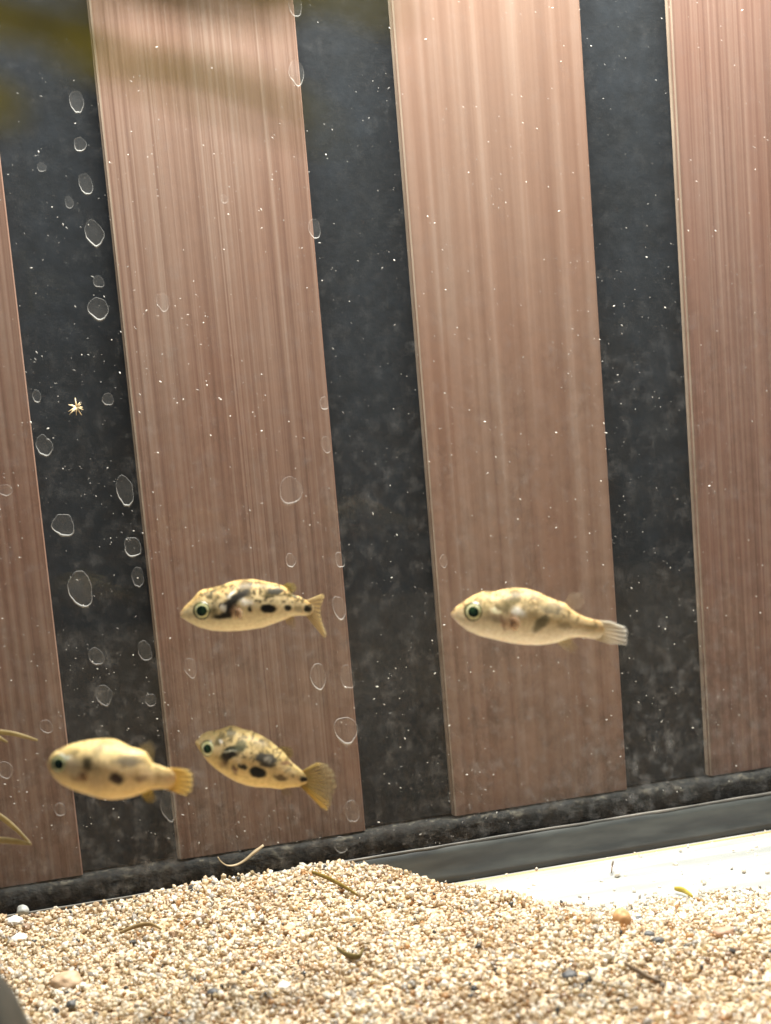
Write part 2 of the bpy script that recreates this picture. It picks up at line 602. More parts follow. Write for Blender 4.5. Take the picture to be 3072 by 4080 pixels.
# one loose grain shape = jittered icosahedron
ph = (1 + 5 ** .5) / 2
ICO = np.array([(-1, ph, 0), (1, ph, 0), (-1, -ph, 0), (1, -ph, 0), (0, -1, ph), (0, 1, ph), (0, -1, -ph), (0, 1, -ph), (ph, 0, -1), (ph, 0, 1), (-ph, 0, -1), (-ph, 0, 1)]) / math.hypot(1, ph)
ICF = np.array([(0, 11, 5), (0, 5, 1), (0, 1, 7), (0, 7, 10), (0, 10, 11), (1, 5, 9), (5, 11, 4), (11, 10, 2), (10, 7, 6), (7, 1, 8), (3, 9, 4), (3, 4, 2), (3, 2, 6), (3, 6, 8), (3, 8, 9), (4, 9, 5), (2, 4, 11), (6, 2, 10), (8, 6, 7), (9, 8, 1)])
PAL = np.array([(.80, .70, .53), (.90, .86, .77), (.64, .51, .35), (.58, .36, .18), (.52, .49, .45), (.10, .10, .10), (.84, .72, .50), (.44, .31, .21)])
PW = np.array([.31, .25, .17, .05, .065, .012, .12, .033])


def grains(n, x0, x1, y0, y1, smin, smax, lift):
    x = rng.uniform(x0, x1, n)
    y = rng.uniform(y0, y1, n)
    h = sand_h(x, y)
    keep = h > 0.00012
    # a few strays lie on the bare floor close to the bank
    stray = (~keep) & (h > -0.0012) & (rng.random(n) < 0.02)
    k = keep | stray
    x, y, h = x[k], y[k], np.maximum(h[k], 0)
    n = len(x)
    s = smin * (smax / smin) ** (rng.random(n) ** 1.6)
    z = BASE + h + lift * rng.uniform(-1, 1, n) + s * 0.15
    ax = 0.62 + 0.76 * rng.random((n, 3))
    V = ICO[None] * (1 + 0.26 * rng.standard_normal((n, 12, 1)).clip(-1.5, 1.5)) * ax[:, None, :] * (s / 2)[:, None, None]
    q = rng.standard_normal((n, 4))
    q /= np.linalg.norm(q, axis=1)[:, None]
    w, a, b, c = q.T
    Rm = np.stack([1 - 2 * (b * b + c * c), 2 * (a * b - c * w), 2 * (a * c + b * w), 2 * (a * b + c * w), 1 - 2 * (a * a + c * c), 2 * (b * c - a * w), 2 * (a * c - b * w), 2 * (b * c + a * w), 1 - 2 * (a * a + b * b)], 1).reshape(n, 3, 3)
    V = np.einsum('nij,nkj->nki', Rm, V) + np.stack([x, y, z], 1)[:, None, :]
    pick = rng.choice(len(PAL), n, p=PW / PW.sum())
    pick = np.where((h < 0.0022) & (x > -0.012) & (rng.random(n) < 0.75), 1, pick)     # glare off the bare floor painted in as whiter grains along the rim
    pt = np.clip(vnoise(x * 130, y * 130, 61) * .8 + vnoise(x * 380, y * 380, 62) * .5, 0, 1)[:, None]      # patches of brown silt
    col = PAL[pick] * (1 - pt * np.array((.14, .22, .30))) * (0.88 + 0.24 * rng.random((n, 1)))
    return V, col, n


V1, c1, n1 = grains(39000, -0.098, 0.098, -0.078, GY - 0.0012, 0.00036, 0.00090, 0.00024)
V2, c2, n2 = grains(15000, -0.098, 0.098, -0.078, GY - 0.0012, 0.00042, 0.00075, 0.00040)
V = np.concatenate([V1, V2])
cc = np.concatenate([c1, c2])
n = n1 + n2
me = bpy.data.meshes.new('sand_grains')
me.vertices.add(n * 12)
me.vertices.foreach_set('co', V.astype(np.float32).ravel())
tri = (ICF[None] + (np.arange(n) * 12)[:, None, None]).reshape(-1)
me.loops.add(n * 60)
me.loops.foreach_set('vertex_index', tri.astype(np.int32))
me.polygons.add(n * 20)
me.polygons.foreach_set('loop_start', (np.arange(n * 20) * 3).astype(np.int32))
me.polygons.foreach_set('use_smooth', np.repeat(rng.random(n) < 0.6, 20))
me.update(calc_edges=True)
a = me.color_attributes.new('Col', 'FLOAT_COLOR', 'POINT')
a.data.foreach_set('color', np.repeat(np.concatenate([cc, np.ones((n, 1))], 1), 12, axis=0).astype(np.float32).ravel())
me.materials.append(M_GRAIN)
so = bpy.data.objects.new('sand_grains', me)
C.objects.link(so)
tag(so, 'loose cream, white and brown sand grains covering the tank floor', 'sand', kind='stuff')


def surf(u, v_):
    """photo pixel -> point on the sand"""
    d = ray(u, v_)
    t = (BASE + 0.006 - CAM[2]) / d[2]
    for _ in range(30):
        q = CAM + d * t
        e = q[2] - (BASE + max(float(sand_h(q[0], q[1])), 0.0))
        t += e / -d[2] * 0.7
    return CAM + d * t


# ---------------------------------------------------------------- pebbles
def pebble(name, u, v_, size, axes, mat, label, seed, sink=0.25, turn=0.0, cat='pebble', cen=None):
    nu, nv = 28, 18
    vv, ff = [], []
    for j in range(nv + 1):
        th = math.pi * j / nv
        for i in range(nu):
            a_ = 2 * math.pi * i / nu
            d_ = np.array([math.sin(th) * math.cos(a_), math.sin(th) * math.sin(a_), math.cos(th)])
            r = 1 + 0.13 * float(vnoise(d_[0] * 1.7 + seed, d_[1] * 1.7 + d_[2] * 1.3, seed)) + 0.05 * float(vnoise(d_[0] * 4 + d_[2] * 3, d_[1] * 4 - seed, seed + 1))
            vv.append(d_ * r * np.array(axes) * size / 2)
    for j in range(nv):
        for i in range(nu):
            ff.append((j * nu + i, j * nu + (i + 1) % nu, (j + 1) * nu + (i + 1) % nu, (j + 1) * nu + i))
    o = mesh_obj(name, vv, ff, mat, None, True)
    q = surf(u, v_) if cen is None else np.array(cen)
    o.location = Vector(q + np.array([0, 0, size * axes[2] * (0.5 - sink)]))
    o.rotation_euler = (0, 0, turn)
    return tag(o, label, cat)


PB = stone_mat('orange_stone', (.40, .20, .08), (.62, .38, .18))
PK = stone_mat('black_stone', (.04, .042, .046), (.13, .13, .13))
PT = stone_mat('tan_stone', (.34, .22, .13), (.52, .38, .25))
PG = stone_mat('grey_stone', (.22, .23, .22), (.42, .42, .39))
PW_ = stone_mat('white_stone', (.74, .72, .66), (.92, .90, .86))
pebble('pebble', 2480, 3690, 0.0024, (.95, .85, 1.05), PB, 'upright orange brown pebble, largest stone beside the bare floor', 3, 0.12)
pebble('pebble', 2545, 3668, 0.0010, (1.2, .9, .8), PK, 'small black pebble just behind the orange brown pebble', 5)
pebble('pebble', 2585, 3732, 0.0011, (1.3, .9, .8), PK, 'black pebble in front of the orange brown pebble, upper of two', 6, 0.2)
pebble('pebble', 2625, 3758, 0.0011, (1.3, .9, .8), PK, 'black pebble in front of the orange brown pebble, lower of two', 7, 0.2)
pebble('pebble', 2270, 3895, 0.0014, (1.3, .9, .8), PK, 'black pebble alone in the middle of the right sand', 8, 0.25)
pebble('pebble', 265, 3925, 0.0030, (1.25, 1, .8), PT, 'large tan pebble half sunk in the left sand', 9, 0.35)
pebble('pebble', 285, 4012, 0.0011, (1.1, .9, .9), PK, 'small black pebble below the large tan pebble', 10, 0.2)
pebble('pebble', 92, 3640, 0.0015, (1.1, 1, 1), PG, 'grey pebble near the black strip at the left', 11, 0.2)
pebble('pebble', 60, 3680, 0.0016, (1.3, 1, .8), PW_, 'glaring white pebble below the grey pebble, upper of two', 12, 0.2)
pebble('pebble', 78, 3750, 0.0015, (1.3, 1, .8), PW_, 'glaring white pebble below the grey pebble, lower of two', 13, 0.2)
pebble('pebble', 1130, 3940, 0.0013, (1.2, 1, .8), PW_, 'white pebble at the bottom of the middle sand', 14, 0.2)
pebble('pebble', 850, 3960, 0.0012, (1.2, 1, .7), PK, 'dark pebble to the left of the bottom white pebble', 15, 0.2)
pebble('pebble', 1150, 3710, 0.0014, (1.2, 1, .7), stone_mat('red_stone', (.42, .24, .12), (.62, .42, .26)), 'rusty tan pebble in the middle of the sand', 16, 0.25)
pebble('pebble', 2890, 3720, 0.0018, (1.6, 1, .7), stone_mat('brown_stone', (.28, .16, .10), (.44, .29, .20)), 'flat brown pebble on the sand near the right edge', 17, 0.3)

# dark rock cut by the left edge, close to the camera
DR = stone_mat('dark_rock', (.012, .014, .012), (.05, .045, .035), 260, 0.55)
q = at(-268, 4390, 0.120)                      # a tall stone standing on the sand, only its flank in view
rk = pebble('rock', 0, 0, 0.0170, (.94, 1.0, 2.0), DR, 'blurred dark rock cut off by the bottom left corner', 19, 0.5, 0.3, 'rock', cen=q)
rk.rotation_euler = (0, math.radians(-6), 0.3)

# ---------------------------------------------------------------- plant scraps lying on the sand
def scrap(name, ctrl, rad, mat, label, cat, flat=0.45, lift=0.0004, n=26):
    P = [surf(u, v_) + np.array([0, 0, lift + up]) for u, v_, up in ctrl]
    base = np.mean(P, 0)
    Q = curve_pts(P, n) - base
    tt = np.linspace(0, 1, n)
    rr = rad * (0.35 + 0.65 * np.sin(np.pi * np.clip(tt * 0.9 + 0.08, 0, 1)) ** 0.5)
    vv, ff = tube(Q, rr, 8, flat)
    o = mesh_obj(name, vv, ff, mat, None, True)
    o.location = Vector(base)
    return tag(o, label, cat)


scrap('twig', [(1245, 3492, .0002), (1300, 3515, .0003), (1360, 3545, .0003), (1425, 3580, .0001)], .00034, M_DEBRIS, 'straight olive twig on the sand below the seam', 'twig')
scrap('leaf_scrap', [(1345, 3800, .0003), (1385, 3830, .0004), (1430, 3840, .0005), (1450, 3815, .0007)], .00038, leaf_mat('scrap_olive', (.15, .12, .03), (.25, .19, .07)), 'curled olive leaf scrap in the middle of the sand', 'leaf')
scrap('leaf_scrap', [(480, 3738, .0003), (540, 3722, .0006), (600, 3712, .0006), (645, 3722, .0003)], .00030, leaf_mat('scrap_brown', (.30, .21, .10), (.46, .34, .17)), 'thin brown leaf scrap on the left sand', 'leaf')
scrap('leaf_scrap', [(2490, 3860, .0003), (2540, 3895, .0004), (2600, 3925, .0003), (2640, 3935, .0002)], .00032, leaf_mat('scrap_dark', (.20, .15, .10), (.32, .25, .17)), 'thin dark leaf scrap on the right sand below the orange pebble', 'leaf')
scrap('leaf_scrap', [(2690, 3560, .0003), (2725, 3570, .0004), (2760, 3590, .0003)], .00040, leaf_mat('scrap_yellow', (.50, .40, .06), (.72, .60, .14)), 'yellow leaf scrap at the edge of the bare floor', 'leaf')
scrap('leaf_scrap', [(2445, 3460, .0006), (2440, 3475, .0004), (2437, 3490, .0001)], .00028, leaf_mat('scrap_speck', (.12, .08, .05), (.22, .16, .10)), 'tiny dark scrap standing on the bare white floor', 'leaf')
# pale curl leaning on the black strip
pp = [on_y(u, v_, -0.0068) for u, v_ in ((868, 3415), (880, 3432), (905, 3448), (940, 3446), (975, 3428), (1010, 3398), (1050, 3368))]
base = np.mean(pp, 0)
Q = curve_pts(pp, 30) - base
vv, ff = tube(Q, [.00016 + .00028 * max(0, (i - 9) / 20) * (1 if i < 27 else .6) for i in range(30)], 8, 0.5, (0, 1, 0))
o = mesh_obj('leaf_curl', vv, ff, M_PALE, None, True)
o.location = Vector(base)
tag(o, 'pale curled leaf scrap lying against the black strip', 'leaf')

# ---------------------------------------------------------------- water spots and specks on the rear pane
SPOTS = {  # display pixels of the photograph shown 1666 wide: x, y, half width, half height, strength
    'leftmost black gap': [
        (165, 220, 13, 22, 2), (173, 312, 12, 14, 2), (185, 398, 13, 20, 2), (90, 362, 9, 10, 1), (150, 437, 8, 11, 1), (203, 505, 19, 26, 2), (213, 608, 10, 12, 1),
        (212, 667, 18, 22, 2), (80, 857, 9, 14, 2), (232, 862, 11, 12, 1), (95, 962, 15, 20, 2), (268, 1060, 18, 33, 2), (137, 1135, 20, 24, 2), (286, 1180, 16, 20, 2),
        (298, 1247, 13, 22, 1), (172, 1270, 21, 38, 2), (313, 1405, 13, 20, 1), (208, 1420, 16, 20, 1), (225, 1500, 16, 22, 1), (325, 1512, 11, 13, 1), (365, 1745, 17, 38, 1)],
    'second slat\'s right edge': [
        (637, 10, 13, 24, 2), (641, 158, 14, 24, 2), (679, 496, 12, 22, 2), (700, 870, 8, 14, 2), (705, 960, 9, 17, 1), (735, 1210, 10, 18, 2), (733, 1312, 14, 24, 2),
        (750, 1463, 15, 25, 1), (747, 1580, 25, 32, 2), (762, 1752, 14, 24, 1), (735, 1825, 14, 20, 1)],
    'second wooden slat': [
        (485, 430, 8, 10, 1), (352, 652, 12, 18, 1), (627, 1060, 23, 28, 1), (628, 1212, 11, 16, 2), (412, 1442, 13, 20, 1), (687, 1462, 16, 28, 2)],
    'first wooden slat': [(12, 1060, 14, 12, 1), (12, 1662, 14, 18, 1), (100, 1570, 12, 14, 1), (130, 1750, 13, 15, 1)],
    'third wooden slat': [(958, 1212, 8, 14, 1)],
}
ORD = 'first second third fourth fifth sixth seventh eighth ninth tenth eleventh twelfth thirteenth fourteenth fifteenth sixteenth seventeenth eighteenth nineteenth twentieth lowest'.split()


def water_spot(x, y, rx, ry, strong, label, sd):
    k = 3072 / 1666
    cpt = on_y(x * k, y * k, GY - 0.00012)
    sc_m = 0.207 / F * k
    r1, r2 = rx * sc_m, ry * sc_m
    t = empty('water_spot', cpt)
    tag(t, label, 'water spot', 'water spots on the rear glass')
    n = 40
    lean = 0.10
    ring = []
    for i in range(n):
        a_ = 2 * math.pi * i / n
        rr = 1 + 0.13 * float(vnoise(math.cos(a_) * 1.3 + sd * 5, math.sin(a_) * 1.3, sd)) + 0.05 * float(vnoise(math.cos(a_) * 3 + sd, math.sin(a_) * 3, sd + 50))
        rr *= 1 + 0.10 * (1 - math.sin(a_)) / 2 * (1 if sd % 3 else -1)
        px_, pz_ = math.cos(a_) * r1 * rr, math.sin(a_) * r2 * rr
        ring.append((px_ + lean * -pz_ * 0.6, 0, pz_))
    # rim: a low ridge, fattest at the foot of the spot
    vv, ff = [], []
    m = 5
    for i in range(n):
        a_ = 2 * math.pi * i / n
        foot_ = 0.5 * (1 - math.sin(a_ + 0.25))
        w_ = min(r1, r2) * (0.010 + 0.13 * foot_ ** 3) + 0.000006
        p0 = np.array(ring[i])
        nrm = p0 / (np.linalg.norm(p0) + 1e-9)
        for j in range(m):
            u_ = j / (m - 1)
            vv.append(p0 + nrm * w_ * (u_ - 0.75) * 2 + np.array([0, -0.00006 - 0.00012 * math.sin(math.pi * u_), 0]))
    for i in range(n):
        for j in range(m - 1):
            i2 = (i + 1) % n
            ff.append((i * m + j, i2 * m + j, i2 * m + j + 1, i * m + j + 1))
    mesh_obj('rim', vv, ff, M_RIM if strong == 2 else M_RIM_FAINT, t, True)
    vv = [(0, -0.00005, 0)] + [(p0[0] * .97, -0.00004, p0[2] * .97) for p0 in ring]
    ff = [(0, 1 + i, 1 + (i + 1) % n) for i in range(n)]
    mesh_obj('film', vv, ff, M_SPOTFILM, t)


sd = 1
for place, lst in SPOTS.items():
    lst = sorted(lst, key=lambda s: s[1])
    for i, s in enumerate(lst):
        shape = 'long' if s[3] > 1.45 * s[2] else 'round'
        if len(lst) == 1:
            lab = f'small {shape} water spot on the glass over the {place}'
        else:
            word = 'lowest' if i == len(lst) - 1 else ORD[i]
            lab = f'{shape} pale water spot, {word} from the top over the {place}' if word != 'lowest' else f'{shape} pale water spot, lowest over the {place}'
        water_spot(*s, lab, sd)
        sd += 1

# star-shaped pale tuft on the glass
cpt = on_y(165 * 1.844, 880 * 1.844, GY - 0.0003)
vv, ff = [], []
for i in range(11):
    a_ = 2 * math.pi * i / 11 + random.uniform(-.2, .2)
    L = 0.00118 * random.uniform(0.65, 1.3)
    c_ = np.array([math.cos(a_), random.uniform(-.5, .1), math.sin(a_)])
    b_ = np.array([random.uniform(-.3, .3), 0, random.uniform(-.3, .3)])
    tv, tf = tube([c_ * L * 0.05, c_ * L * .5 + b_ * L * .1, c_ * L + b_ * L * .35], [.00013, .00008, .00003], 6)
    o_ = len(vv)
    vv += tv
    ff += [tuple(k_ + o_ for k_ in q_) for q_ in tf]
o = mesh_obj('star_tuft', vv, ff, M_STAR, None, True)
o.location = Vector(cpt)
tag(o, 'tiny pale star shaped tuft with thin arms on the glass', 'hydra')

# specks: far too many to count
vv, ff, sc_cols = [], [], []
OCT = np.array([(1, 0, 0), (-1, 0, 0), (0, 0, 1), (0, 0, -1), (0, -.6, 0)])
def add_speck(u, v_, s, el, ang):
    p0 = on_y(u, v_, GY - 0.0001)
    ca, sa = math.cos(ang), math.sin(ang)
    o_ = len(vv)
    sc_cols.extend([(1, 1, 1, 0.14 + 0.75 * rng.random() ** 3)] * 5)
    for x_, y_, z_ in OCT:
        x_, z_ = x_ * el, z_
        vv.append(p0 + s * np.array([x_ * ca - z_ * sa, y_, x_ * sa + z_ * ca]))
    ff.extend([(o_, o_ + 4, o_ + 2), (o_ + 2, o_ + 4, o_ + 1), (o_ + 1, o_ + 4, o_ + 3), (o_ + 3, o_ + 4, o_)])
nsp = 0
while nsp < 4200:
    u, v_ = rng.uniform(-100, 3172), rng.uniform(-60, 3400)
    dens = 0.25 + 0.75 * (max(v_, 0) / 3400) ** 1.5
    dens *= 0.35 + 0.65 * max(0, float(vnoise(u / 260, v_ / 260, 71)) + 0.4)
    if rng.random() > dens:
        continue
    s = 0.000028 * (1 + 3.2 * rng.random() ** 4)
    add_speck(u, v_, s, rng.uniform(1, 2.4), math.radians(-30) + rng.normal(0, .7))
    nsp += 1
so = mesh_obj('glass_specks', vv, ff, M_SPECK, cols=sc_cols)
tag(so, 'fine pale specks stuck all over the rear glass', 'specks', kind='stuff')

# ---------------------------------------------------------------- fish
CREAM = np.array((.80, .62, .36))


def resample(poly, xq):
    p_ = np.array(sorted(poly), float)
    return np.interp(xq, p_[:, 0], p_[:, 1])


def smooth1(a_, k):
    ker = np.hanning(2 * k + 3)[1:-1]
    ker /= ker.sum()
    b_ = np.concatenate([np.full(k, a_[0]) , a_, np.full(k, a_[-1])])
    return np.convolve(b_, ker, 'valid')


def fish(spec):
    ox, oy, k = spec['crop']                   # crop origin and scale back to photo pixels
    t = spec['t']
    cx_, cy_ = spec['centre']
    mpp = k * t / F                            # metres per crop pixel
    al = math.radians(spec.get('tilt', 0))
    ca, sa = math.cos(al), math.sin(al)

    def loc(q):                                # crop px -> local x (towards the tail), z (up), metres
        x_, y_ = q[0] - cx_, q[1] - cy_
        return ((x_ * ca + y_ * sa) * mpp, -(-x_ * sa + y_ * ca) * mpp)
    origin = at(ox + cx_ * k, oy + cy_ * k, t)
    R3 = Matrix((RM[0], RM[2], -RM[1])).transposed()          # local x, y, z = right, into the tank, up
    R3 = R3 @ Matrix.Rotation(al, 3, 'Y') @ Matrix.Rotation(math.radians(spec.get('yaw', 0)), 3, 'Z')
    root = empty('puffer_fish', mat=Matrix.Translation(Vector(origin)) @ R3.to_4x4())
    tag(root, spec['label'], 'fish', 'spotted puffer fish in the tank')

    top = [loc(q) for q in spec['top']]
    bot = [loc(q) for q in spec['bot']]
    x0 = min(top[0][0], bot[0][0])
    x1 = max(top[-1][0], bot[-1][0])
    NX, NA = 260, 132
    xs_ = x0 + (x1 - x0) * np.linspace(0, 1, NX)
    zt = smooth1(resample(top, xs_), 5)
    zb = smooth1(resample(bot, xs_), 5)
    H = zt - zb
    Hs = smooth1(H, 20)
    u_ = np.linspace(0, 1, NX)
    wid = 0.47 * Hs * np.interp(u_, [0, .06, .18, .45, .75, .92, 1], [.8, .82, .92, 1.0, .80, .48, .16])
    endf = np.sqrt(np.clip(u_ / 0.03, 0, 1)) * 0.6 + 0.4
    zc = (zt + zb) / 2
    verts, cols = [], []
    ang = np.linspace(0, 2 * np.pi, NA, endpoint=False)
    W = np.zeros((NX, NA))
    for i in range(NX):
        h = H[i] / 2
        w_ = wid[i] * endf[i]
        cs, sn = np.cos(ang), np.sin(ang)
        zz_ = np.sign(cs) * np.abs(cs) ** 0.92 * h
        yy_ = np.sign(sn) * np.abs(sn) ** 0.92 * w_
        # bulging cheeks round the eye
        for j in range(NA):
            verts.append((xs_[i], yy_[j], zc[i] + zz_[j]))
    verts = np.array(verts)
    rel0 = (verts[:, 2] - np.repeat(zc, NA)) / (np.repeat(H, NA) / 2 + 1e-9)
    kk = np.clip((np.repeat(u_, NA) - .90) / .10, 0, 1)
    verts[:, 0] += kk * (1 - rel0 ** 2) * 0.30 * H[-1]        # rounded tail root
    # ---- markings
    xv, yv, zv = verts.T
    hh = np.interp(xv, xs_, H / 2)
    rel = (zv - np.interp(xv, xs_, zc)) / (hh + 1e-9)         # -1 belly .. 1 back
    # back into crop pixels for the marking coordinates
    xr, yr = xv / mpp, -zv / mpp
    px_ = cx_ + xr * ca - yr * sa
    py_ = cy_ + xr * sa + yr * ca
    sd_ = spec['seed']
    nwarp = 1.0
    wx = px_ + 14 * vnoise(px_ / 45, py_ / 45 + 9, sd_) + 5 * vnoise(px_ / 16, py_ / 16, sd_ + 3)
    wy = py_ + 14 * vnoise(px_ / 45 + 30, py_ / 45, sd_ + 1) + 5 * vnoise(px_ / 16, py_ / 16, sd_ + 4)
    back, side, belly = [np.array(c_) for c_ in spec['skin']]
    tb = np.clip((rel + .15) / .9, 0, 1)[:, None]
    tl = np.clip((-rel + .05) / .8, 0, 1)[:, None]
    col = side + (back - side) * tb ** 1.3
    col = col + (belly - col) * tl
    # dark stipple over the back
    st = vnoise(px_ / 15, py_ / 15, sd_ + 7) * 0.6 + vnoise(px_ / 32, py_ / 32, sd_ + 8) * 0.7
    sm = np.clip((st - 0.12) * 3, 0, 1) * np.clip((rel - .05) / .5, 0, 1) * spec.get('stipple', .6)
    col = col * (1 - sm[:, None]) + np.array((.06, .045, .018)) * sm[:, None]
    # scattered small broken spots over the upper flank
    sr = random.Random(sd_)
    bx0, bx1 = px_.min(), px_.max()
    small = []
    for _k in range(spec.get('small', 0)):
        f_ = sr.uniform(.16, .90)
        ii_ = int(f_ * (NX - 1))
        zz_ = zc[ii_] + H[ii_] / 2 * sr.uniform(.02, .93)
        qx, qy = xs_[ii_] / mpp, -zz_ / mpp
        small.append((cx_ + qx * ca - qy * sa, cy_ + qx * sa + qy * ca, sr.uniform(9, 24), sr.uniform(7, 14), sr.uniform(-60, 60), spec.get('small_s', .8) * sr.uniform(.5, 1), (.05, .042, .022), .6))
    for (mx_, my_, rx_, ry_, rt, s_, mc, soft) in small + spec['marks']:
        a_ = math.radians(rt)
        kw_ = 0.35 if s_ >= .97 else 1.0
        dx, dy = px_ + (wx - px_) * kw_ - mx_, py_ + (wy - py_) * kw_ - my_
        rx_, ry_ = (rx_ * 1.1, ry_ * 1.12) if max(mc) < .4 else (rx_, ry_)
        e = np.sqrt(((dx * math.cos(a_) + dy * math.sin(a_)) / rx_) ** 2 + ((-dx * math.sin(a_) + dy * math.cos(a_)) / ry_) ** 2)
        m_ = np.clip((1 + soft - e) / (2 * soft), 0, 1)
        m_ = (m_ * m_ * (3 - 2 * m_) * min(1.0, s_ * (1.22 if max(mc) < .4 else 1.0)))[:, None]
        col = col * (1 - m_) + np.array(mc) * m_
    cols = np.concatenate([np.clip(col, 0.004, 0.95), np.ones((len(col), 1))], 1)
    faces = []
    for i in range(NX - 1):
        for j in range(NA):
            faces.append((i * NA + j, i * NA + (j + 1) % NA, (i + 1) * NA + (j + 1) % NA, (i + 1) * NA + j))
    # rounded snout and closed tail root
    sn_ = len(verts)
    verts = np.vstack([verts, [(x0 - H[0] * .22, 0, zc[0]), (x1 + H[-1] * .31, 0, zc[-1])]])
    cols = np.vstack([cols, cols[0], cols[-3]])
    for j in range(NA):
        faces.append((sn_, (j + 1) % NA, j))
        faces.append((sn_ + 1, (NX - 1) * NA + j, (NX - 1) * NA + (j + 1) % NA))
    body = mesh_obj('body', verts, faces, M_SKIN, root, True, cols)

    # ---- lips
    lx = x0 + (x1 - x0) * 0.004
    r_l = H[0] * 0.34
    pts = [(lx - 0.2 * r_l * math.cos(a_ * 2) , wid[0] * .62 * math.cos(a_), zc[0] - H[0] * .05 + r_l * .55 * math.sin(a_)) for a_ in np.linspace(0, 2 * math.pi, 17)]
    tv, tf = tube(pts, H[0] * 0.09, 6, 1.0, (1, 0.01, 0))
    mesh_obj('mouth', tv, tf, M_LIPS, root, True)

    # ---- eyes: socket ring, iris, pupil on one dome, both sides
    ex, ez = loc(spec['eye'][:2])
    er = spec['eye'][2] * mpp
    irr, pur = spec['eye'][3:5]
    ie = int(np.clip((ex - x0) / (x1 - x0) * (NX - 1), 0, NX - 1))
    hz = (ez - zc[ie]) / (H[ie] / 2)
    wy_ = wid[ie] * math.sqrt(max(0.05, 1 - hz * hz))
    tiltx = (wid[min(ie + 8, NX - 1)] - wid[max(ie - 8, 0)]) / (xs_[min(ie + 8, NX - 1)] - xs_[max(ie - 8, 0)])
    for sgn in (-1, 1):
        def dome(r_in, r_out, lift, nm, mat_, par, n1=8, n2=32):
            vv_, ff_ = [], []
            for a1 in range(n1 + 1):
                r = r_in + (r_out - r_in) * a1 / n1
                for b1 in range(n2):
                    a_ = 2 * math.pi * b1 / n2
                    dx_, dz_ = r * er * math.cos(a_), r * er * math.sin(a_)
                    bul = er * (0.42 * math.sqrt(max(0.0, 1.02 - r * r)) - 0.18) + lift * er
                    base_y = wy_ + tiltx * dx_ * 0.8 - dz_ * hz * 0.35
                    vv_.append((ex + dx_, sgn * (base_y + bul), ez + dz_))
            for a1 in range(n1):
                for b1 in range(n2):
                    ff_.append((a1 * n2 + b1, a1 * n2 + (b1 + 1) % n2, (a1 + 1) * n2 + (b1 + 1) % n2, (a1 + 1) * n2 + b1))
            if r_in == 0:
                pass
            return mesh_obj(nm, vv_, ff_, mat_, par, True)
        eye = dome(0.0, 1.0, 0.0, 'eye', M_EYE, root)
        dome(pur * .9, irr, 0.025, 'iris', M_IRIS, eye)
        dome(0.0, pur, 0.05, 'pupil', M_PUPIL, eye)

    # ---- fins
    def fin(nm, b0, b1, edge, colr, a0, a1_, nray=11, bow=0.0, yoff=0.0, splay=0.0, rays=True, edge_col=None, hem=None):
        B0, B1 = np.array(loc(b0)), np.array(loc(b1))
        Ed = np.array([loc(q) for q in edge])
        d_ = np.concatenate([[0], np.cumsum(np.linalg.norm(np.diff(Ed, axis=0), axis=1))])
        nS, nT = 49, 12
        ss = np.linspace(0, 1, nS)
        es = np.stack([np.interp(ss * d_[-1], d_, Ed[:, 0]), np.interp(ss * d_[-1], d_, Ed[:, 1])], 1)
        ext = np.linalg.norm(es.mean(0) - (B0 + B1) / 2)
        vv_, cc_, ff_ = [], [], []
        for side_ in (0, 1):
            for i_, s_ in enumerate(ss):
                b_ = B0 + (B1 - B0) * s_
                rayness = 0.5 + 0.5 * math.cos(2 * math.pi * s_ * nray)
                for j_ in range(nT):
                    q_ = j_ / (nT - 1)
                    frill = 0.02 * ext * float(vnoise(s_ * 9, 3.3, sd_ + 20)) * q_
                    p2 = b_ + (es[i_] - b_) * (q_ * (1 + frill / (ext + 1e-9)))
                    yy_ = yoff + bow * ext * math.sin(math.pi * s_) * q_ ** 1.5 + splay * ext * q_ + 0.03 * ext * math.sin(2 * math.pi * s_ * nray) * q_
                    vv_.append((p2[0], yy_ + (0.00002 if side_ else -0.00002), p2[1]))
                    al_ = (a0 + (a1_ * .75 - a0) * q_ ** .8) * (0.58 + 0.42 * rayness) * min(1.0, (1.03 - q_) / .14)
                    if s_ < .06 or s_ > .94:
                        al_ = min(1, al_ * 1.35)
                    shade = np.array(colr) if edge_col is None else np.array(colr) * (1 - q_) + np.array(edge_col) * q_
                    if hem is not None:
                        hm = max(0.0, min(1.0, (s_ - .72) / .2)) + max(0.0, min(.6, (.14 - s_) / .14))
                        shade = shade * (1 - hm) + np.array(hem) * hm
                        al_ = min(1.0, al_ * (1 + .9 * hm))
                    cc_.append((*(shade * (0.86 + 0.18 * rayness)), al_))
        off = nS * nT
        for side_ in (0, 1):
            for i_ in range(nS - 1):
                for j_ in range(nT - 1):
                    a_ = side_ * off + i_ * nT + j_
                    q4 = (a_, a_ + 1, a_ + nT + 1, a_ + nT)
                    ff_.append(q4 if side_ else q4[::-1])
        fo = mesh_obj(nm, vv_, ff_, M_FIN, root, True, cc_)
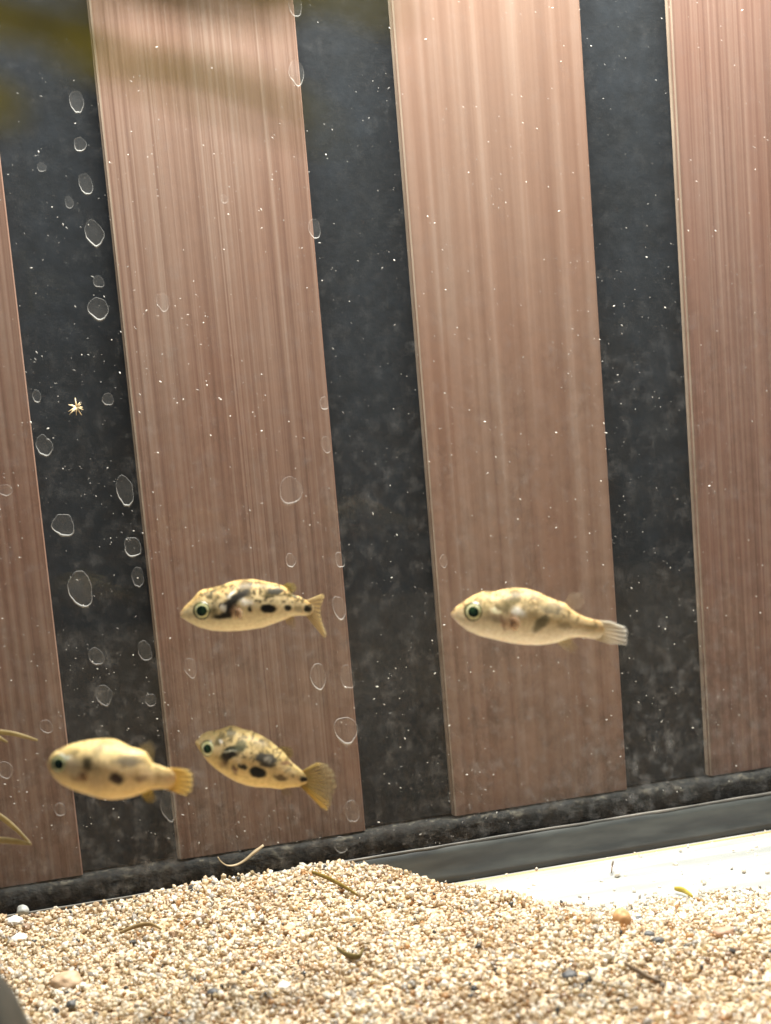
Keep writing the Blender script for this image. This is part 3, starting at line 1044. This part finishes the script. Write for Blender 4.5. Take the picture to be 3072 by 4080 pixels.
        if rays:                                # fin rays as fine tapered rods on the membrane
            rv, rf, rc = [], [], []
            for r_ in range(nray):
                s_ = (r_ + 0.5) / nray
                b_ = B0 + (B1 - B0) * s_
                e_ = np.array([np.interp(s_, ss, es[:, 0]), np.interp(s_, ss, es[:, 1])])
                P_ = []
                for q_ in np.linspace(0, .93, 7):
                    p2 = b_ + (e_ - b_) * q_
                    P_.append((p2[0], yoff + bow * ext * math.sin(math.pi * s_) * q_ ** 1.5 + splay * ext * q_, p2[1]))
                tv_, tf_ = tube(P_, np.linspace(.000065, .00002, 7), 6)
                o_ = len(rv)
                rv += tv_
                rf += [tuple(k_ + o_ for k_ in f_) for f_ in tf_]
                rc += [(*(np.array(colr) * .72), min(1, a0 * .9) * (1 - .8 * (k_ // 6) / 6)) for k_ in range(len(tv_))]
            mesh_obj('rays', rv, rf, M_FIN, fo, True, rc)
        return fo
    for kw in spec['fins']:
        fin(**kw)
    # pectoral fins, one on each flank behind the gill slit
    pc = spec['pect']
    Pc = loc(pc[:2])
    ip = int(np.clip((Pc[0] - x0) / (x1 - x0) * (NX - 1), 0, NX - 1))
    hz = (Pc[1] - zc[ip]) / (H[ip] / 2)
    wp = wid[ip] * math.sqrt(max(.05, 1 - hz * hz))
    for sgn in (-1, 1):
        x_, y_, r_ = pc
        fin('pectoral_fin', (x_ - r_ * .3, y_ - r_ * .5), (x_ - r_ * .2, y_ + r_ * .55),
            [(x_ + r_ * .5, y_ - r_ * .75), (x_ + r_ * .95, y_ - r_ * .2), (x_ + r_ * .95, y_ + r_ * .45), (x_ + r_ * .55, y_ + r_ * .95)],
            spec.get('pect_col', (.74, .56, .40)), .55, .30, 8, yoff=sgn * (wp * 1.0), splay=sgn * .28, rays=True)
    return root


BLK, GRY, OLV, WHT, PNK = (.010, .010, .010), (.040, .037, .027), (.075, .06, .024), (.92, .90, .82), (.58, .36, .25)
DRK = (.03, .027, .022)
fish(dict(label='slim puffer fish with black blotches under the upright slat, tail bent', crop=(680, 2250, 720 / 1666), t=.168, centre=(700, 400), yaw=4, seed=101, small=46, small_s=.85,
          skin=((.42, .29, .12), (.76, .65, .41), (.86, .77, .54)), stipple=.85,
          top=[(100, 440), (112, 408), (130, 385), (210, 310), (250, 255), (290, 228), (345, 220), (450, 195), (560, 155), (650, 138), (750, 133), (830, 145), (930, 168), (1000, 180), (1055, 208), (1095, 245), (1120, 275), (1180, 290), (1240, 322), (1290, 362)],
          bot=[(100, 478), (130, 500), (180, 530), (260, 572), (380, 605), (520, 613), (640, 608), (720, 600), (850, 580), (950, 545), (1050, 508), (1120, 476), (1180, 470), (1260, 475), (1290, 455)],
          eye=(298, 413, 84, .77, .58),
          marks=[(690, 200, 60, 60, 0, .62, GRY, .4), (705, 252, 42, 26, 0, .6, GRY, .4), (630, 285, 75, 32, -30, .85, DRK, .4), (565, 325, 70, 36, -20, .9, DRK, .4), (548, 400, 40, 75, 0, .9, DRK, .4), (480, 462, 85, 33, -8, .9, DRK, .4),
                 (410, 420, 30, 60, 0, .5, OLV, .5), (355, 270, 30, 40, 0, .5, OLV, .6), (425, 300, 30, 40, 0, .45, OLV, .6), (455, 205, 60, 22, -20, .5, OLV, .5),
                 (493, 388, 28, 34, 0, .95, WHT, .5), (560, 262, 45, 18, -35, .6, WHT, .6), (712, 338, 60, 30, 15, .9, WHT, .5), (610, 425, 48, 62, 0, .5, PNK, .5), (645, 430, 10, 60, -15, .6, (.35, .2, .14), .5),
                 (735, 400, 27, 20, 0, .85, GRY, .35), (900, 397, 68, 37, 2, 1, BLK, .2), (1078, 397, 31, 27, 0, .97, DRK, .3), (1262, 412, 33, 36, 0, .92, DRK, .3), (1170, 405, 30, 24, 0, .3, GRY, .6),
                 (958, 243, 78, 27, 0, .8, GRY, .35), (870, 262, 40, 20, 10, .5, OLV, .5), (850, 192, 34, 30, 0, .55, OLV, .5), (980, 280, 110, 10, 4, .6, OLV, .6), (1120, 288, 30, 12, 15, .6, OLV, .6)],
          pect=(615, 430, 62),
          fins=[dict(nm='caudal_fin', b0=(1235, 335), b1=(1240, 468), edge=[(1400, 272), (1425, 285), (1392, 370), (1380, 455), (1398, 540), (1432, 620), (1440, 660), (1420, 682)], colr=(.90, .76, .50), a0=1.0, a1_=.60, nray=10, edge_col=(.92, .74, .34)),
                dict(nm='dorsal_fin', b0=(1030, 195), b1=(1100, 258), edge=[(1085, 165), (1140, 172), (1168, 215), (1140, 262)], colr=(.46, .38, .06), a0=.7, a1_=.22, nray=7, rays=False),
                dict(nm='anal_fin', b0=(1050, 505), b1=(1130, 474), edge=[(1075, 560), (1130, 600), (1160, 585), (1150, 500)], colr=(.62, .48, .18), a0=.6, a1_=.14, nray=7, rays=False)]))
fish(dict(label='largest puffer fish, pale with faint grey blotches, over the third slat', crop=(1760, 2280, 800 / 1666), t=.163, centre=(720, 380), yaw=-5, seed=202, small=34, small_s=.42,
          skin=((.48, .34, .16), (.76, .63, .40), (.94, .90, .78)), stipple=.65,
          top=[(86, 345), (100, 305), (180, 247), (260, 195), (340, 160), (430, 163), (520, 140), (600, 129), (700, 135), (800, 165), (880, 205), (960, 235), (1030, 258), (1065, 300), (1120, 335), (1190, 370), (1250, 387), (1300, 398)],
          bot=[(86, 372), (110, 400), (150, 437), (220, 490), (320, 532), (450, 562), (560, 586), (680, 601), (790, 604), (880, 596), (960, 580), (1050, 546), (1130, 535), (1200, 541), (1260, 550), (1300, 545)],
          eye=(268, 322, 82, .76, .54),
          marks=[(825, 412, 74, 44, -38, .72, (.17, .155, .10), .28), (1020, 440, 55, 26, 0, .5, (.25, .2, .13), .5), (915, 290, 95, 38, 5, .62, (.15, .13, .09), .4), (540, 260, 90, 45, -25, .65, (.11, .09, .04), .6), (620, 180, 48, 45, 30, .6, (.10, .08, .035), .6), (700, 235, 40, 20, 30, .35, (.25, .2, .1), .6),
                 (460, 380, 75, 30, 10, .55, (.24, .18, .13), .6), (390, 250, 30, 80, 20, .4, (.3, .24, .1), .7), (575, 400, 65, 65, 0, .5, PNK, .5), (510, 410, 12, 60, -15, .6, (.36, .22, .16), .5), (590, 430, 10, 50, -20, .5, (.4, .26, .18), .5),
                 (640, 325, 55, 36, 25, .95, WHT, .5), (452, 312, 40, 18, 30, .9, (.95, .90, .62), .5), (760, 330, 60, 30, 10, .4, (.30, .23, .12), .7), (330, 200, 40, 30, 0, .5, (.3, .24, .1), .7), (860, 250, 60, 25, 15, .5, (.30, .24, .13), .6), (1230, 455, 40, 25, 0, .35, (.4, .3, .15), .6)],
          pect=(585, 405, 72),
          fins=[dict(nm='caudal_fin', b0=(1235, 395), b1=(1235, 543), edge=[(1400, 402), (1520, 448), (1540, 490), (1535, 560), (1530, 600), (1400, 596)], colr=(.92, .80, .56), a0=1.0, a1_=.62, nray=10, edge_col=(.92, .90, .82)),
                dict(nm='dorsal_fin', b0=(1020, 255), b1=(1072, 308), edge=[(1060, 165), (1165, 160), (1190, 240), (1150, 312)], colr=(.46, .38, .28), a0=.42, a1_=.16, nray=7, rays=False),
                dict(nm='anal_fin', b0=(960, 578), b1=(1060, 545), edge=[(1010, 640), (1095, 680), (1140, 625), (1085, 562)], colr=(.66, .58, .36), a0=.75, a1_=.10, nray=7, rays=False)]))
fish(dict(label='yellow tailed puffer fish at the far left, in front of the black gap', crop=(160, 2860, 700 / 1666), t=.148, centre=(680, 480), yaw=6, seed=303, small=16, small_s=.4,
          skin=((.52, .39, .17), (.76, .59, .36), (.85, .65, .32)), stipple=.35,
          top=[(88, 420), (100, 365), (150, 312), (280, 250), (400, 220), (520, 205), (620, 197), (720, 210), (800, 250), (860, 285), (950, 305), (1005, 335), (1035, 385), (1060, 435), (1120, 458), (1180, 482), (1225, 495)],
          bot=[(88, 450), (110, 510), (150, 560), (220, 620), (340, 680), (470, 722), (580, 756), (680, 771), (780, 766), (880, 746), (960, 720), (1040, 686), (1120, 680), (1200, 682), (1225, 675)],
          eye=(200, 408, 84, .78, .60),
          marks=[(745, 537, 68, 42, 15, .92, (.05, .032, .026), .4), (960, 552, 55, 28, 5, .6, (.22, .14, .09), .6), (840, 382, 120, 48, 5, .75, (.13, .11, .08), .5), (470, 385, 50, 58, 0, .8, (.08, .065, .035), .6), (570, 280, 55, 36, -30, .65, (.09, .07, .03), .7), (660, 235, 60, 25, 10, .5, (.12, .09, .04), .7), (330, 300, 60, 30, -20, .5, (.14, .11, .05), .7),
                 (395, 520, 60, 36, -20, .5, (.3, .17, .11), .7), (340, 430, 60, 70, 0, .5, (.72, .62, .48), .7), (860, 318, 120, 14, 4, .4, (.84, .70, .36), .7), (250, 350, 60, 22, 0, .85, (.80, .86, .74), .6), (640, 300, 140, 50, 0, .3, (.9, .74, .4), .8), (560, 570, 120, 50, 0, .3, (.55, .40, .28), .9)],
          pect=(430, 510, 60), pect_col=(.72, .52, .34),
          fins=[dict(nm='caudal_fin', b0=(1160, 490), b1=(1160, 676), edge=[(1300, 488), (1410, 505), (1445, 560), (1440, 640), (1430, 700), (1390, 755), (1290, 725)], colr=(.92, .62, .14), a0=1.0, a1_=.75, nray=9, edge_col=(.88, .68, .24)),
                dict(nm='dorsal_fin', b0=(930, 305), b1=(1040, 420), edge=[(960, 255), (1055, 215), (1088, 300), (1075, 425)], colr=(.30, .24, .12), a0=.6, a1_=.25, nray=7, rays=False),
                dict(nm='anal_fin', b0=(950, 720), b1=(1040, 688), edge=[(995, 800), (1065, 830), (1098, 770), (1075, 700)], colr=(.60, .46, .10), a0=.75, a1_=.25, nray=7, rays=False)]))
fish(dict(label='tilted puffer fish with boldest black side spot and fanned tail', crop=(740, 2840, 680 / 1666), t=.167, centre=(640, 460), tilt=19, yaw=-3, seed=404, small=44, small_s=.8,
          skin=((.42, .32, .14), (.74, .58, .33), (.84, .66, .31)), stipple=.65,
          top=[(98, 285), (140, 225), (210, 185), (330, 165), (400, 135), (440, 124), (490, 135), (560, 165), (640, 178), (740, 225), (820, 270), (880, 322), (950, 372), (985, 415), (1040, 482), (1100, 530), (1150, 572), (1180, 615)],
          bot=[(98, 305), (120, 350), (150, 392), (210, 470), (300, 550), (400, 615), (500, 670), (600, 705), (700, 722), (830, 727), (930, 742), (985, 726), (1050, 722), (1120, 715), (1150, 690)],
          eye=(232, 336, 82, .84, .52),
          marks=[(728, 550, 76, 50, 22, 1, (.008, .010, .010), .18), (590, 488, 42, 26, 28, .95, DRK, .3), (808, 428, 92, 58, 22, .9, (.07, .065, .055), .25), (812, 420, 26, 22, 0, .55, (.4, .37, .3), .6), (850, 450, 16, 20, 0, .4, (.4, .37, .3), .6),
                 (500, 325, 100, 26, -12, .9, (.06, .065, .045), .35), (455, 390, 85, 28, -14, .92, DRK, .35), (418, 420, 34, 55, 10, .8, (.06, .05, .04), .4), (560, 290, 52, 45, 0, .7, (.10, .10, .06), .4), (465, 352, 60, 10, -12, .8, (.72, .74, .6), .5),
                 (503, 525, 24, 45, 0, .6, (.2, .13, .10), .5), (400, 480, 44, 36, 20, .5, (.24, .17, .11), .6), (460, 188, 34, 26, 20, .75, (.12, .10, .05), .4), (372, 205, 30, 24, 0, .7, (.12, .10, .05), .4), (335, 260, 28, 45, 20, .7, (.14, .12, .06), .5), (370, 250, 24, 14, 30, .8, WHT, .6),
                 (790, 268, 46, 22, 35, .6, (.16, .12, .06), .5), (730, 300, 46, 34, 20, .5, (.22, .17, .09), .6), (940, 612, 62, 28, 28, .75, (.12, .085, .05), .4), (985, 472, 50, 14, 5, .7, (.18, .10, .06), .5), (1152, 640, 38, 26, 10, .92, DRK, .35), (1000, 560, 60, 40, 30, .35, (.9, .75, .5), .8), (545, 440, 40, 22, 40, .6, (.88, .74, .5), .6)],
          pect=(505, 500, 50),
          fins=[dict(nm='caudal_fin', b0=(1122, 572), b1=(1112, 706), edge=[(1290, 478), (1390, 485), (1455, 570), (1482, 690), (1450, 790), (1420, 880), (1388, 948), (1340, 930)], colr=(.62, .48, .18), a0=1.0, a1_=.38, nray=11, edge_col=(.46, .40, .22), hem=(.92, .70, .24)),
                dict(nm='dorsal_fin', b0=(900, 345), b1=(1000, 430), edge=[(950, 318), (1040, 335), (1062, 400), (1030, 440)], colr=(.30, .24, .06), a0=.75, a1_=.25, nray=7, rays=False),
                dict(nm='anal_fin', b0=(925, 742), b1=(990, 725), edge=[(950, 800), (1010, 830), (1050, 790), (1020, 725)], colr=(.34, .26, .12), a0=.4, a1_=.12, nray=7, rays=False)]))

# ---------------------------------------------------------------- water plant hanging at the upper left, near the lens
def leaf(ctrl, width, mat, parent, thick=0.16):
    """leaf blade through (u, v, depth) points, lance shaped"""
    P = curve_pts([at(*c_) for c_ in ctrl], 30)
    tt = np.linspace(0, 1, 30)
    rr = width / 2 * (0.25 + 0.75 * np.sin(np.pi * np.clip(0.12 + tt * 0.80, 0, 1)))
    vv_, ff_ = tube(P, rr, 10, thick)
    return mesh_obj('leaf', vv_, ff_, mat, parent, True)


plant = empty('aquatic_plant')
tag(plant, 'blurred olive water plant hanging across the upper left corner', 'plant')
P = curve_pts([at(-700, -900, .046), at(-520, -300, .044), at(-480, 300, .042), at(-520, 900, .042)], 24)
vv, ff = tube(P, .0007, 10)
mesh_obj('stem', vv, ff, M_LEAF, plant, True)
leaf([(-480, -60, .042), (-150, 20, .040), (150, 95, .039), (420, 120, .038)], .0011, M_LEAF, plant)
leaf([(-490, 250, .042), (-250, 330, .041), (-90, 380, .040), (70, 470, .040)], .0011, M_LEAF, plant)
leaf([(100, 150, .039), (420, 215, .039), (800, 270, .040), (1260, 430, .041)], .00042, M_LEAF, plant)
leaf([(-450, -320, .044), (200, -160, .040), (700, -15, .038), (1180, 45, .037)], .0011, M_LEAF, plant)
leaf([(-450, -350, .045), (500, -260, .042), (1100, -90, .038), (1620, 60, .036)], .0009, M_LEAF, plant)

leaf([(250, 215, .034), (700, 330, .033), (1000, 430, .033), (1330, 540, .034)], .00036, M_LEAF, plant)

sp = empty('aquatic_plant')
tag(sp, 'thin yellowish plant whose blurred leaf tips poke in at the lower left edge', 'plant')
root = surf(-190, 3880)
P = curve_pts([root - np.array([0, 0, .002]), at(-175, 3500, .170), at(-160, 3170, .172), at(-160, 2900, .172), at(-175, 2650, .172)], 30)
vv, ff = tube(P, np.linspace(.0005, .0003, 30), 8)
mesh_obj('stem', vv, ff, M_SPRIG, sp, True)
for ctrl, w in (([(-160, 2900, .172), (-40, 2912, .172), (60, 2925, .172), (150, 2950, .173)], .0006), ([(-60, 2905, .172), (-10, 2935, .171), (30, 2958, .171)], .00045),
                ([(-160, 3170, .172), (-20, 3240, .172), (60, 3300, .172), (125, 3365, .171)], .0007), ([(-160, 3340, .172), (-20, 3345, .172), (60, 3352, .172), (122, 3362, .171)], .0008)):
    leaf(ctrl, w, M_SPRIG, sp, 0.4)
